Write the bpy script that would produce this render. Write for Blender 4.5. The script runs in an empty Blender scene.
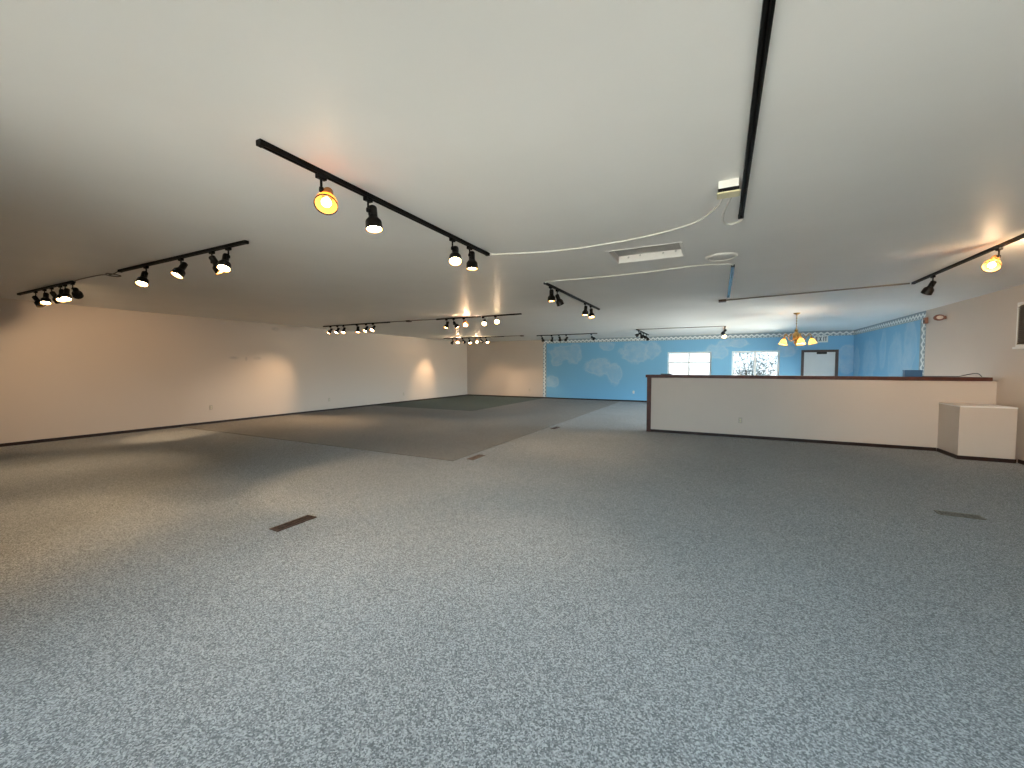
import bpy, bmesh, math, random
from mathutils import Vector, Matrix, Quaternion
random.seed(7)
S = bpy.context.scene
COL = S.collection

# ------------------------------------------------------------------ camera
cam_d = bpy.data.cameras.new('camera'); cam_d.sensor_width = 36.0; cam_d.lens = 36.0*408/1024
cam_d.clip_start = 0.05; cam_d.clip_end = 200
cam = bpy.data.objects.new('camera', cam_d); COL.objects.link(cam)
cam.location = (0, 0, 1.42)
cam.rotation_euler = (math.radians(90-2.386), 0, math.radians(26.77))
S.camera = cam

# ------------------------------------------------------------------ world, exposure
S.view_settings.view_transform = 'Standard'; S.view_settings.look = 'None'
S.view_settings.gamma = 1.0; S.view_settings.use_curve_mapping = False
S.view_settings.exposure = 1.25
SKY_STRENGTH = 6.8
SIDE_SKY_BOOST = 7.0
W = bpy.data.worlds.new('overcast_sky'); S.world = W; W.use_nodes = True
nt = W.node_tree; nt.nodes.clear()
wo = nt.nodes.new('ShaderNodeOutputWorld'); wb = nt.nodes.new('ShaderNodeBackground')
tc = nt.nodes.new('ShaderNodeTexCoord'); sx = nt.nodes.new('ShaderNodeSeparateXYZ')
mr = nt.nodes.new('ShaderNodeMapRange'); cr = nt.nodes.new('ShaderNodeValToRGB')
mr.inputs[1].default_value = -1; mr.inputs[2].default_value = 1
nt.links.new(tc.outputs['Generated'], sx.inputs[0]); nt.links.new(sx.outputs[2], mr.inputs[0])
nt.links.new(mr.outputs[0], cr.inputs[0]); nt.links.new(cr.outputs[0], wb.inputs[0]); nt.links.new(wb.outputs[0], wo.inputs[0])
e = cr.color_ramp.elements
e[0].position = 0.47; e[0].color = (0.66, 0.62, 0.54, 1)
e[1].position = 0.53; e[1].color = (0.72, 0.89, 1.0, 1)
# right side of the sky boosted to push more daylight into the blue end
dt = nt.nodes.new('ShaderNodeVectorMath'); dt.operation = 'DOT_PRODUCT'; dt.inputs[1].default_value = (0.98, 0.2, 0.0)
nt.links.new(tc.outputs['Generated'], dt.inputs[0])
br = nt.nodes.new('ShaderNodeMapRange'); br.interpolation_type = 'SMOOTHSTEP'
br.inputs[1].default_value = 0.3; br.inputs[2].default_value = 0.9; br.inputs[3].default_value = SKY_STRENGTH; br.inputs[4].default_value = SKY_STRENGTH*SIDE_SKY_BOOST
nt.links.new(dt.outputs['Value'], br.inputs[0]); nt.links.new(br.outputs[0], wb.inputs[1])
S.cycles.max_bounces = 10; S.cycles.diffuse_bounces = 6; S.cycles.glossy_bounces = 4
S.cycles.transmission_bounces = 6; S.cycles.transparent_max_bounces = 10
S.cycles.sample_clamp_indirect = 6.0
S.cycles.caustics_reflective = False; S.cycles.caustics_refractive = False

WARM = (1.0, 0.68, 0.40)
SPOT_W = 37.0

# room constants (metres)
XR, YF, YB, H = 4.0, 17.15, -0.8, 2.64
XL0, XL1 = -11.42, -11.15                 # left wall is very slightly out of square
def xl(y): return XL0 + (XL1-XL0)*(y-YB)/(YF-YB)
T = 0.16                                   # wall thickness

# window openings in the wall behind the camera: daylight comes in here
BACK_WIN = [(-3.2, -1.6), (-1.4, 0.3), (0.5, 2.2)]
BW_Z = (0.25, 2.35)
FAR_WIN = [(-1.78, -0.23, 0.35, 2.0), (0.45, 1.94, 0.35, 2.0)]
DOOR = (2.64, 3.52, 0.0, 1.93)
FILL_WIN = [(10.3, 12.1, 0.15, 1.05), (13.0, 16.2, 0.15, 1.0)]    # unseen low windows added behind the half wall to light the blue end

def portal(name, loc, rx, w, h):
    d = bpy.data.lights.new(name, 'AREA'); d.shape = 'RECTANGLE'; d.size = w; d.size_y = h
    d.cycles.is_portal = True
    o = bpy.data.objects.new(name, d); COL.objects.link(o); o.location = loc; o.rotation_euler = (rx, 0, 0)
for x0, x1 in BACK_WIN:
    portal('daylight_portal', ((x0+x1)/2, YB-T-0.02, sum(BW_Z)/2), math.radians(90)+math.pi, x1-x0, BW_Z[1]-BW_Z[0])
for x0, x1, z0, z1 in FAR_WIN:
    portal('daylight_portal', ((x0+x1)/2, YF+T+0.02, (z0+z1)/2), math.radians(-90)+math.pi, x1-x0, z1-z0)

for y0, y1, z0, z1 in FILL_WIN:
    d = bpy.data.lights.new('daylight_portal', 'AREA'); d.shape = 'RECTANGLE'; d.size = z1-z0; d.size_y = y1-y0; d.cycles.is_portal = True
    o = bpy.data.objects.new('daylight_portal', d); COL.objects.link(o); o.location = (XR+T+0.02, (y0+y1)/2, (z0+z1)/2); o.rotation_euler = (0, math.radians(90), 0)

# ------------------------------------------------------------------ materials
def mat(name, col, rough=0.6, metal=0.0, spec=0.5, noise=0.0, nscale=20.0, bump=0.0, bscale=80.0, col2=None, emit=None, es=0):
    m = bpy.data.materials.new(name); m.use_nodes = True
    n = m.node_tree; b = n.nodes['Principled BSDF']
    b.inputs['Base Color'].default_value = (*col, 1); b.inputs['Roughness'].default_value = rough
    b.inputs['Metallic'].default_value = metal; b.inputs['Specular IOR Level'].default_value = spec
    t = n.nodes.new('ShaderNodeTexCoord')
    if noise or col2:
        tx = n.nodes.new('ShaderNodeTexNoise'); tx.inputs['Scale'].default_value = nscale; tx.inputs['Detail'].default_value = 4
        n.links.new(t.outputs['Object'], tx.inputs['Vector'])
        r = n.nodes.new('ShaderNodeValToRGB')
        c2 = col2 or tuple(c*(1-noise) for c in col)
        r.color_ramp.elements[0].position = 0.35; r.color_ramp.elements[1].position = 0.65
        r.color_ramp.elements[0].color = (*c2, 1); r.color_ramp.elements[1].color = (*col, 1)
        n.links.new(tx.outputs['Fac'], r.inputs[0]); n.links.new(r.outputs[0], b.inputs['Base Color'])
    if bump:
        bx_ = n.nodes.new('ShaderNodeTexNoise'); bx_.inputs['Scale'].default_value = bscale; bx_.inputs['Detail'].default_value = 3
        n.links.new(t.outputs['Object'], bx_.inputs['Vector'])
        bp = n.nodes.new('ShaderNodeBump'); bp.inputs['Strength'].default_value = bump; bp.inputs['Distance'].default_value = 0.01
        n.links.new(bx_.outputs['Fac'], bp.inputs['Height']); n.links.new(bp.outputs[0], b.inputs['Normal'])
    if emit:
        b.inputs['Emission Color'].default_value = (*emit, 1); b.inputs['Emission Strength'].default_value = es
    return m

def blob_mask(n, blobs, ax, ay, nscale, namt, soft):
    """painted cloud shapes: 1 inside any of the ellipses (cx, cy, rx, ry), noisy edge; object coordinates"""
    t = n.nodes.new('ShaderNodeTexCoord'); sp = n.nodes.new('ShaderNodeSeparateXYZ'); n.links.new(t.outputs['Object'], sp.inputs[0])
    nz = n.nodes.new('ShaderNodeTexNoise'); nz.inputs['Scale'].default_value = nscale; nz.inputs['Detail'].default_value = 6; nz.inputs['Roughness'].default_value = 0.65
    n.links.new(t.outputs['Object'], nz.inputs['Vector'])
    def M(op, a, b=None, c=None):
        q = n.nodes.new('ShaderNodeMath'); q.operation = op
        for i, v in enumerate((a, b, c)):
            if v is None: continue
            if isinstance(v, (int, float)): q.inputs[i].default_value = v
            else: n.links.new(v, q.inputs[i])
        return q.outputs[0]
    acc = None
    for cx, cy, rx, ry in blobs:
        dx = M('DIVIDE', M('SUBTRACT', sp.outputs[ax], cx), rx); dy = M('DIVIDE', M('SUBTRACT', sp.outputs[ay], cy), ry)
        d = M('SQRT', M('ADD', M('MULTIPLY', dx, dx), M('MULTIPLY', dy, dy)))
        acc = d if acc is None else M('SMOOTH_MIN', acc, d, 0.25)
    d = M('ADD', acc, M('MULTIPLY', M('SUBTRACT', nz.outputs['Fac'], 0.5), namt))
    mk = n.nodes.new('ShaderNodeMapRange'); mk.inputs[1].default_value = 1+soft; mk.inputs[2].default_value = 1-soft
    n.links.new(d, mk.inputs[0])
    ring = M('SUBTRACT', 1.0, M('MINIMUM', 1.0, M('DIVIDE', M('ABSOLUTE', M('SUBTRACT', d, 0.92)), 0.16)))
    return mk.outputs[0], ring, nz.outputs['Fac'], M

def wall_paint(name, col, rough, blobs, ax, ay, ccol, amt, ring_amt, nscale=3.6, namt=1.5, soft=0.16, under=None):
    m = mat(name, col, rough, bump=0.06, bscale=160)
    n = m.node_tree; b = n.nodes['Principled BSDF']
    mask, ring, nf, M = blob_mask(n, blobs, ax, ay, nscale, namt, soft)
    f = M('MULTIPLY', mask, M('MAXIMUM', 0.0, M('ADD', M('MULTIPLY', nf, amt*3.2), -amt*0.75)))
    f = M('MINIMUM', 1.0, M('ADD', f, M('MULTIPLY', M('MAXIMUM', ring, 0.0), ring_amt)))
    mx = n.nodes.new('ShaderNodeMix'); mx.data_type = 'RGBA'
    mx.inputs['A'].default_value = (*col, 1); mx.inputs['B'].default_value = (*ccol, 1)
    n.links.new(f, mx.inputs['Factor']); n.links.new(mx.outputs['Result'], b.inputs['Base Color'])
    return m

BLUE = (0.18, 0.44, 0.67)
CREAM = (0.58, 0.495, 0.420)
M_ceil = mat('ceiling_paint', (0.78, 0.775, 0.75), 0.5, spec=0.35, noise=0.03, nscale=1.5, bump=0.05, bscale=14)
M_cream = mat('cream_paint', CREAM, 0.5, noise=0.03, nscale=1.2, bump=0.06, bscale=150)
M_left = wall_paint('left_wall_paint', CREAM, 0.5, [(6.27, 1.66, 0.10, 0.035), (6.58, 1.64, 0.03, 0.05), (6.88, 1.66, 0.09, 0.04), (7.4, 2.5, 0.10, 0.05)], 1, 2, (0.33, 0.29, 0.26), 0.55, 0.0, nscale=9, namt=1.4, soft=0.5)
M_blue = wall_paint('blue_mural_paint', BLUE, 0.45,
    [(-6.15, 2.05, 0.62, 0.30), (-5.62, 2.0, 0.36, 0.42), (-6.45, 1.68, 0.26, 0.22),
     (-4.5, 1.42, 0.62, 0.36), (-3.85, 1.15, 0.30, 0.45), (-4.2, 2.3, 0.30, 0.20), (-3.0, 2.0, 0.62, 0.40), (-2.35, 2.1, 0.3, 0.3),
     (-6.65, 0.78, 0.36, 0.26), (-0.05, 2.0, 0.4, 0.26), (0.5, 2.3, 0.55, 0.16), (2.15, 2.0, 0.30, 0.22), (3.85, 1.7, 0.3, 0.5)],
    0, 2, (0.50, 0.62, 0.70), 0.36, 0.20)
M_blue_r = wall_paint('blue_mural_paint_side', BLUE, 0.45,
    [(15.6, 1.6, 0.55, 0.65), (14.5, 1.9, 0.25, 0.5), (13.6, 1.55, 0.45, 0.75), (12.75, 2.0, 0.35, 0.55), (12.9, 1.5, 0.3, 0.35), (16.8, 1.6, 0.3, 0.5)],
    1, 2, (0.52, 0.66, 0.76), 0.34, 0.10, nscale=2.2)
M_white = mat('white_paint', (0.80, 0.79, 0.76), 0.45, noise=0.02, nscale=6)
M_recess_shade = mat('recess_shade_grey', (0.42, 0.41, 0.39), 0.6, noise=0.1, nscale=8)  # darker grey paints the shade onto the recess top
M_box = mat('box_paint', (0.55, 0.475, 0.405), 0.5, noise=0.03, nscale=2, bump=0.05, bscale=120)
M_wood = mat('dark_stained_wood', (0.095, 0.024, 0.013), 0.45, spec=0.3, col2=(0.055, 0.015, 0.009), nscale=9)
M_base = mat('dark_baseboard', (0.024, 0.010, 0.007), 0.5, spec=0.3, col2=(0.015, 0.007, 0.005), nscale=9)
M_frame = mat('window_vinyl', (0.82, 0.83, 0.82), 0.4, noise=0.02, nscale=12)
M_black = mat('black_enamel', (0.003, 0.003, 0.003), 0.5, spec=0.18, noise=0.2, nscale=30)
M_glossy = mat('glossy_black_enamel', (0.012, 0.012, 0.013), 0.16, spec=0.9, noise=0.2, nscale=30)
M_slot = mat('track_slot', (0.004, 0.004, 0.004), 0.6, noise=0.2, nscale=30)
M_cond = mat('dark_conductor', (0.03, 0.02, 0.015), 0.5, metal=1.0, noise=0.2, nscale=40)
M_house = mat('lamp_black', (0.005, 0.004, 0.0035), 0.4, spec=0.3, noise=0.25, nscale=25)
M_gold = mat('gold_reflector', (0.72, 0.42, 0.16), 0.30, metal=0.8, noise=0.1, nscale=30)
M_ambneck = mat('amber_metal_neck', (0.40, 0.17, 0.05), 0.35, noise=0.15, nscale=30)
M_off = mat('unlit_lens', (0.10, 0.10, 0.10), 0.15, noise=0.2, nscale=30)
M_lit = mat('lit_lens', (0.9, 0.8, 0.6), 0.3, noise=0.05, emit=(1.0, 0.74, 0.42), es=22)
M_glow = mat('lit_globe_bulb', (0.9, 0.8, 0.6), 0.3, noise=0.05, emit=(1.0, 0.74, 0.40), es=9)
M_cord = mat('white_cord', (0.72, 0.71, 0.67), 0.5, noise=0.06, nscale=40)
M_dcord = mat('grey_cord', (0.16, 0.14, 0.12), 0.5, noise=0.1, nscale=40)
M_conduit = mat('painted_conduit', (0.24, 0.22, 0.19), 0.5, noise=0.1, nscale=20)
M_steel = mat('brushed_metal', (0.55, 0.55, 0.53), 0.3, metal=0.9, noise=0.1, nscale=40)
M_plastic = mat('white_plastic', (0.80, 0.79, 0.75), 0.4, noise=0.03, nscale=30)
M_ivory = mat('ivory_plastic', (0.72, 0.66, 0.42), 0.4, noise=0.06, nscale=30)
M_tan = mat('tan_plastic', (0.46, 0.40, 0.33), 0.4, noise=0.06, nscale=30)
M_dark = mat('dark_hole', (0.02, 0.02, 0.02), 0.7, noise=0.2, nscale=30)
M_brown = mat('brown_register', (0.035, 0.014, 0.010), 0.5, col2=(0.075, 0.042, 0.030), nscale=16)
M_olive = mat('olive_register', (0.15, 0.14, 0.115), 0.6, noise=0.25, nscale=22)
M_brass = mat('aged_brass', (0.46, 0.30, 0.11), 0.28, metal=1.0, noise=0.25, nscale=25)
M_doorw = mat('pale_door_paint', (0.74, 0.78, 0.78), 0.45, noise=0.03, nscale=5)
M_doorf = mat('door_frame_dark', (0.07, 0.05, 0.045), 0.45, noise=0.2, nscale=12)
M_bluebox = mat('blue_card', (0.03, 0.13, 0.30), 0.5, noise=0.1, nscale=15)
M_navy = mat('navy_card', (0.03, 0.06, 0.11), 0.5, noise=0.15, nscale=15)
M_alarm = mat('reddish_brown_housing', (0.27, 0.12, 0.085), 0.4, noise=0.15, nscale=30)
M_lens = mat('pale_lens', (0.78, 0.70, 0.62), 0.2, noise=0.06, nscale=30)
M_louver = mat('brown_louver', (0.13, 0.095, 0.06), 0.5, noise=0.2, nscale=20)
M_sign = mat('sign_face', (0.82, 0.86, 0.86), 0.4, noise=0.02, nscale=20)
M_letter = mat('sign_letters', (0.05, 0.09, 0.12), 0.5, noise=0.1, nscale=20)
M_leaf = mat('leaf', (0.10, 0.15, 0.14), 0.6, noise=0.4, nscale=6)
M_bark = mat('bark', (0.10, 0.08, 0.06), 0.8, noise=0.3, nscale=15, bump=0.4, bscale=40)
M_yard = mat('pale_concrete', (0.42, 0.42, 0.40), 0.9, noise=0.15, nscale=2)

def carpet(name, c1, c2, c3, big=None):
    m = bpy.data.materials.new(name); m.use_nodes = True; n = m.node_tree; b = n.nodes['Principled BSDF']
    b.inputs['Roughness'].default_value = 1.0; b.inputs['Specular IOR Level'].default_value = 0.08
    b.inputs['Sheen Weight'].default_value = 0.15; b.inputs['Sheen Roughness'].default_value = 0.6
    t = n.nodes.new('ShaderNodeTexCoord')
    # tufts: random value per tuft, mixed with a softer clump noise
    vo = n.nodes.new('ShaderNodeTexVoronoi'); vo.inputs['Scale'].default_value = 165
    n.links.new(t.outputs['Object'], vo.inputs['Vector'])
    cs = n.nodes.new('ShaderNodeSeparateXYZ'); n.links.new(vo.outputs['Color'], cs.inputs[0])
    cl = n.nodes.new('ShaderNodeTexNoise'); cl.inputs['Scale'].default_value = 70; cl.inputs['Detail'].default_value = 3
    n.links.new(t.outputs['Object'], cl.inputs['Vector'])
    a = n.nodes.new('ShaderNodeMix'); a.data_type = 'FLOAT'; a.inputs[0].default_value = 0.25
    n.links.new(cs.outputs[0], a.inputs[2]); n.links.new(cl.outputs['Fac'], a.inputs[3])
    r = n.nodes.new('ShaderNodeValToRGB'); r.color_ramp.elements[0].position = 0.18; r.color_ramp.elements[1].position = 0.82
    r.color_ramp.elements[0].color = (*c1, 1); r.color_ramp.elements[1].color = (*c3, 1)
    k = r.color_ramp.elements.new(0.5); k.color = (*c2, 1)
    n.links.new(a.outputs[0], r.inputs[0])
    g = n.nodes.new('ShaderNodeTexNoise'); g.inputs['Scale'].default_value = 0.9; g.inputs['Detail'].default_value = 5
    n.links.new(t.outputs['Object'], g.inputs['Vector'])
    mp = n.nodes.new('ShaderNodeMapRange'); mp.inputs[3].default_value = 0.84; mp.inputs[4].default_value = 1.12
    n.links.new(g.outputs['Fac'], mp.inputs[0])
    mx = n.nodes.new('ShaderNodeVectorMath'); mx.operation = 'SCALE'
    n.links.new(r.outputs[0], mx.inputs[0]); n.links.new(mp.outputs[0], mx.inputs['Scale'])
    n.links.new(mx.outputs[0], b.inputs['Base Color'])
    bp = n.nodes.new('ShaderNodeBump'); bp.inputs['Strength'].default_value = 0.25; bp.inputs['Distance'].default_value = 0.004
    n.links.new(a.outputs[0], bp.inputs['Height']); n.links.new(bp.outputs[0], b.inputs['Normal'])
    return m
M_carpet = carpet('grey_green_carpet', (0.092, 0.104, 0.112), (0.192, 0.208, 0.220), (0.36, 0.385, 0.40))
M_carpet_b = carpet('worn_grey_brown_carpet', (0.068, 0.066, 0.062), (0.138, 0.132, 0.124), (0.23, 0.22, 0.205))
M_carpet_g = carpet('dark_green_carpet', (0.010, 0.026, 0.014), (0.020, 0.042, 0.024), (0.036, 0.064, 0.04))

def border_mat(name, ax, ay, a0, a1):
    """wallpaper border: rows of pale motifs on slate; ax runs along the strip, ay across it (a0..a1)"""
    m = mat(name, (0.7, 0.74, 0.76), 0.6); n = m.node_tree; b = n.nodes['Principled BSDF']
    t = n.nodes.new('ShaderNodeTexCoord'); sp = n.nodes.new('ShaderNodeSeparateXYZ'); n.links.new(t.outputs['Object'], sp.inputs[0])
    def M(op, a, b_=None, c=None):
        q = n.nodes.new('ShaderNodeMath'); q.operation = op
        for i, v in enumerate((a, b_, c)):
            if v is None: continue
            if isinstance(v, (int, float)): q.inputs[i].default_value = v
            else: n.links.new(v, q.inputs[i])
        return q.outputs[0]
    u = M('MULTIPLY', sp.outputs[ax], 2*math.pi/0.17)
    v = M('DIVIDE', M('SUBTRACT', sp.outputs[ay], a0), a1-a0)
    tri = M('ADD', M('MULTIPLY', M('SINE', u), 0.15), 0.48)
    scal = M('LESS_THAN', M('ABSOLUTE', M('SUBTRACT', v, tri)), 0.17)
    dots = M('LESS_THAN', M('ADD', M('MULTIPLY', M('SUBTRACT', 1.0, M('COSINE', M('MULTIPLY', u, 2.0))), 0.08), M('ABSOLUTE', M('SUBTRACT', v, 0.12))), 0.09)
    line = M('GREATER_THAN', v, 0.86)
    f = M('MINIMUM', 1.0, M('ADD', scal, dots))
    f = M('MULTIPLY', f, M('SUBTRACT', 1.0, line))
    mx = n.nodes.new('ShaderNodeMix'); mx.data_type = 'RGBA'
    mx.inputs['A'].default_value = (0.27, 0.34, 0.38, 1); mx.inputs['B'].default_value = (0.76, 0.79, 0.80, 1)
    n.links.new(f, mx.inputs['Factor']); n.links.new(mx.outputs['Result'], b.inputs['Base Color'])
    return m

def glass(name, tcol=(0.96, 0.98, 0.98, 1)):
    m = bpy.data.materials.new(name); m.use_nodes = True; n = m.node_tree; n.nodes.clear()
    o = n.nodes.new('ShaderNodeOutputMaterial'); mx = n.nodes.new('ShaderNodeMixShader')
    tr = n.nodes.new('ShaderNodeBsdfTransparent'); gl = n.nodes.new('ShaderNodeBsdfGlossy'); gl.inputs['Roughness'].default_value = 0.02
    tr.inputs[0].default_value = tcol
    fr = n.nodes.new('ShaderNodeFresnel'); fr.inputs[0].default_value = 1.45
    n.links.new(fr.outputs[0], mx.inputs[0]); n.links.new(tr.outputs[0], mx.inputs[1]); n.links.new(gl.outputs[0], mx.inputs[2]); n.links.new(mx.outputs[0], o.inputs[0])
    return m
M_glass = glass('window_glass')

def shade_glass(nm, ca, cb, fac):
    m = bpy.data.materials.new(nm); m.use_nodes = True; n = m.node_tree; n.nodes.clear()
    o = n.nodes.new('ShaderNodeOutputMaterial')
    t = n.nodes.new('ShaderNodeTexCoord'); tx = n.nodes.new('ShaderNodeTexNoise'); tx.inputs['Scale'].default_value = 14
    n.links.new(t.outputs['Object'], tx.inputs['Vector'])
    r = n.nodes.new('ShaderNodeValToRGB'); r.color_ramp.elements[0].color = (*ca, 1); r.color_ramp.elements[1].color = (*cb, 1)
    n.links.new(tx.outputs['Fac'], r.inputs[0])
    a = n.nodes.new('ShaderNodeBsdfTranslucent'); d = n.nodes.new('ShaderNodeBsdfDiffuse'); mx = n.nodes.new('ShaderNodeMixShader'); mx.inputs[0].default_value = fac
    n.links.new(r.outputs[0], a.inputs[0]); n.links.new(r.outputs[0], d.inputs[0])
    n.links.new(a.outputs[0], mx.inputs[1]); n.links.new(d.outputs[0], mx.inputs[2]); n.links.new(mx.outputs[0], o.inputs[0])
    return m
M_shade = shade_glass('amber_white_shade_glass', (0.92, 0.62, 0.28), (0.97, 0.80, 0.46), 0.3)
M_amber = shade_glass('amber_lamp_glass', (0.95, 0.50, 0.14), (0.98, 0.66, 0.26), 0.25)
M_bulb = mat('chandelier_bulb', (0.95, 0.85, 0.6), 0.3, noise=0.05, emit=(1.0, 0.76, 0.42), es=9)

# ------------------------------------------------------------------ mesh helpers
def bx(bm, x0, x1, y0, y1, z0, z1, mi=0, bev=0.0):
    vs = [bm.verts.new(p) for p in ((x0,y0,z0),(x1,y0,z0),(x1,y1,z0),(x0,y1,z0),(x0,y0,z1),(x1,y0,z1),(x1,y1,z1),(x0,y1,z1))]
    fs = []
    for q in ((3,2,1,0),(4,5,6,7),(0,1,5,4),(1,2,6,5),(2,3,7,6),(3,0,4,7)):
        f = bm.faces.new([vs[i] for i in q]); f.material_index = mi; fs.append(f)
    if bev:
        es = list({ed for f in fs for ed in f.edges})
        bmesh.ops.bevel(bm, geom=es, offset=bev, segments=2, affect='EDGES', profile=0.5)
    return vs
def prism(bm, pts, z0, z1, mi=0):
    lo = [bm.verts.new((x, y, z0)) for x, y in pts]; hi = [bm.verts.new((x, y, z1)) for x, y in pts]
    n = len(pts)
    fs = [bm.faces.new(list(reversed(lo))), bm.faces.new(hi)]
    for i in range(n):
        fs.append(bm.faces.new((lo[i], lo[(i+1) % n], hi[(i+1) % n], hi[i])))
    for f in fs: f.material_index = mi
def lathe(bm, prof, seg=24, mat4=None, mi=0):
    """prof: list of (r, z); revolved about z"""
    rings = []
    for r, z in prof:
        if r < 1e-6:
            v = bm.verts.new((0, 0, z)); rings.append([v])
        else:
            rings.append([bm.verts.new((r*math.cos(2*math.pi*k/seg), r*math.sin(2*math.pi*k/seg), z)) for k in range(seg)])
    new = [v for rg in rings for v in rg]
    for a, b in zip(rings, rings[1:]):
        for k in range(seg):
            k2 = (k+1) % seg
            if len(a) == 1 and len(b) == 1: continue
            if len(a) == 1: f = bm.faces.new((a[0], b[k2], b[k]))
            elif len(b) == 1: f = bm.faces.new((a[k], a[k2], b[0]))
            else: f = bm.faces.new((a[k], a[k2], b[k2], b[k]))
            f.smooth = True; f.material_index = mi
    if mat4: bmesh.ops.transform(bm, matrix=mat4, verts=new)
    return new
def catmull(pts, n=8):
    P = [Vector(p) for p in pts]; out = []
    for i in range(len(P)-1):
        p0 = P[max(i-1, 0)]; p1 = P[i]; p2 = P[i+1]; p3 = P[min(i+2, len(P)-1)]
        for k in range(n):
            t = k/n
            out.append(0.5*((2*p1)+(p2-p0)*t+(2*p0-5*p1+4*p2-p3)*t*t+(3*p1-p0-3*p2+p3)*t**3))
    out.append(P[-1]); return out
def tube(bm, pts, r, seg=8, mi=0):
    rings = []; n = len(pts); up = Vector((0, 0, 1)); prev = None
    for i, p in enumerate(pts):
        d = (Vector(pts[min(i+1, n-1)])-Vector(pts[max(i-1, 0)])).normalized()
        if prev is None:
            a = d.cross(up)
            if a.length < 1e-3: a = d.cross(Vector((1, 0, 0)))
        else: a = prev - d*prev.dot(d)
        a.normalize(); prev = a; b = d.cross(a)
        rr = r[i] if isinstance(r, (list, tuple)) else r
        rings.append([bm.verts.new(Vector(p)+a*rr*math.cos(2*math.pi*k/seg)+b*rr*math.sin(2*math.pi*k/seg)) for k in range(seg)])
    for a, b in zip(rings, rings[1:]):
        for k in range(seg):
            f = bm.faces.new((a[k], a[(k+1) % seg], b[(k+1) % seg], b[k])); f.smooth = True; f.material_index = mi
    bm.faces.new(list(reversed(rings[0]))).material_index = mi; bm.faces.new(rings[-1]).material_index = mi
def obj(name, bm, mats, parent=None, loc=None):
    bmesh.ops.recalc_face_normals(bm, faces=bm.faces)
    me = bpy.data.meshes.new(name); bm.to_mesh(me); bm.free()
    for m in (mats if isinstance(mats, (list, tuple)) else [mats]): me.materials.append(m)
    o = bpy.data.objects.new(name, me); COL.objects.link(o)
    if parent: o.parent = parent
    if loc: o.location = loc
    return o
def tag(o, label, cat, group=None):
    o['label'] = label; o['category'] = cat
    if group: o['group'] = group
    return o
def thing(name, label, cat, loc=(0, 0, 0), rz=0, group=None):
    o = bpy.data.objects.new(name, None); o.empty_display_size = 0.1; COL.objects.link(o)
    o.location = loc; o.rotation_euler = (0, 0, rz)
    return tag(o, label, cat, group)
def struct(name, bm, mats, parent=None):
    o = obj(name, bm, mats, parent)
    if not parent: o['kind'] = 'structure'
    return o
NB = bmesh.new

# ------------------------------------------------------------------ room shell
bm = NB(); prism(bm, [(XL0-T, YB-T), (XR+T, YB-T), (XR+T, YF+T), (XL1-T, YF+T)], -0.12, 0.0); struct('floor', bm, M_carpet)

HX0, HX1, HY0, HY1 = -1.07, -0.355, 4.36, 4.90        # recessed opening in the ceiling
bm = NB()
prism(bm, [(XL0-T, YB-T), (XR+T, YB-T), (XR+T, HY0), (xl(HY0)-T, HY0)], H, H+0.2)
prism(bm, [(xl(HY1)-T, HY1), (XR+T, HY1), (XR+T, YF+T), (XL1-T, YF+T)], H, H+0.2)
prism(bm, [(xl(HY0)-T, HY0), (HX0, HY0), (HX0, HY1), (xl(HY1)-T, HY1)], H, H+0.2)
bx(bm, HX1, XR+T, HY0, HY1, H, H+0.2)
struct('ceiling', bm, M_ceil)

bm = NB(); prism(bm, [(XL0-T, YB-T), (XL0, YB-T), (XL1, YF+T), (XL1-T, YF+T)], 0, H); struct('wall_left', bm, M_left)

def wall_x(bm, x0, x1, y0, y1, holes, mi=0):
    """wall running in x with rectangular holes (x0,x1,z0,z1) sorted by x"""
    c = x0
    for a, b, z0, z1 in holes:
        if a > c: bx(bm, c, a, y0, y1, 0, H, mi)
        if z0 > 0: bx(bm, a, b, y0, y1, 0, z0, mi)
        bx(bm, a, b, y0, y1, z1, H, mi); c = b
    bx(bm, c, x1, y0, y1, 0, H, mi)
XB = -7.03                                            # cream paint ends, blue mural begins
bm = NB(); bx(bm, XL1-T, XB, YF, YF+T, 0, H, 0); wall_x(bm, XB, XR+T, YF, YF+T, FAR_WIN+[DOOR], 1)
struct('wall_far', bm, [M_cream, M_blue])
bm = NB(); wall_x(bm, XL0-T, XR+T, YB-T, YB, [(a, b, *BW_Z) for a, b in BACK_WIN]); struct('wall_back', bm, M_cream)
YBL = 11.97
RWZ = (8.90, 7.7, 1.72, 2.38)                          # louvred window on the right wall: y far, y near, z
bm = NB()
bx(bm, XR, XR+T, YB, RWZ[1], 0, H); bx(bm, XR, XR+T, RWZ[1], RWZ[0], 0, RWZ[2]); bx(bm, XR, XR+T, RWZ[1], RWZ[0], RWZ[3], H)
bx(bm, XR, XR+T, RWZ[0], FILL_WIN[0][0], 0, H)
for (a, b, z0, z1), nxt in zip(FILL_WIN, (FILL_WIN[1][0], YF)):
    for lo, hi, mi in ((a, min(b, max(a, YBL)), 0), (max(a, YBL), b, 1)):
        if hi > lo: bx(bm, XR, XR+T, lo, hi, 0, z0, mi); bx(bm, XR, XR+T, lo, hi, z1, H, mi)
    bx(bm, XR, XR+T, b, nxt, 0, H, 1)
struct('wall_right', bm, [M_cream, M_blue_r])

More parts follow.
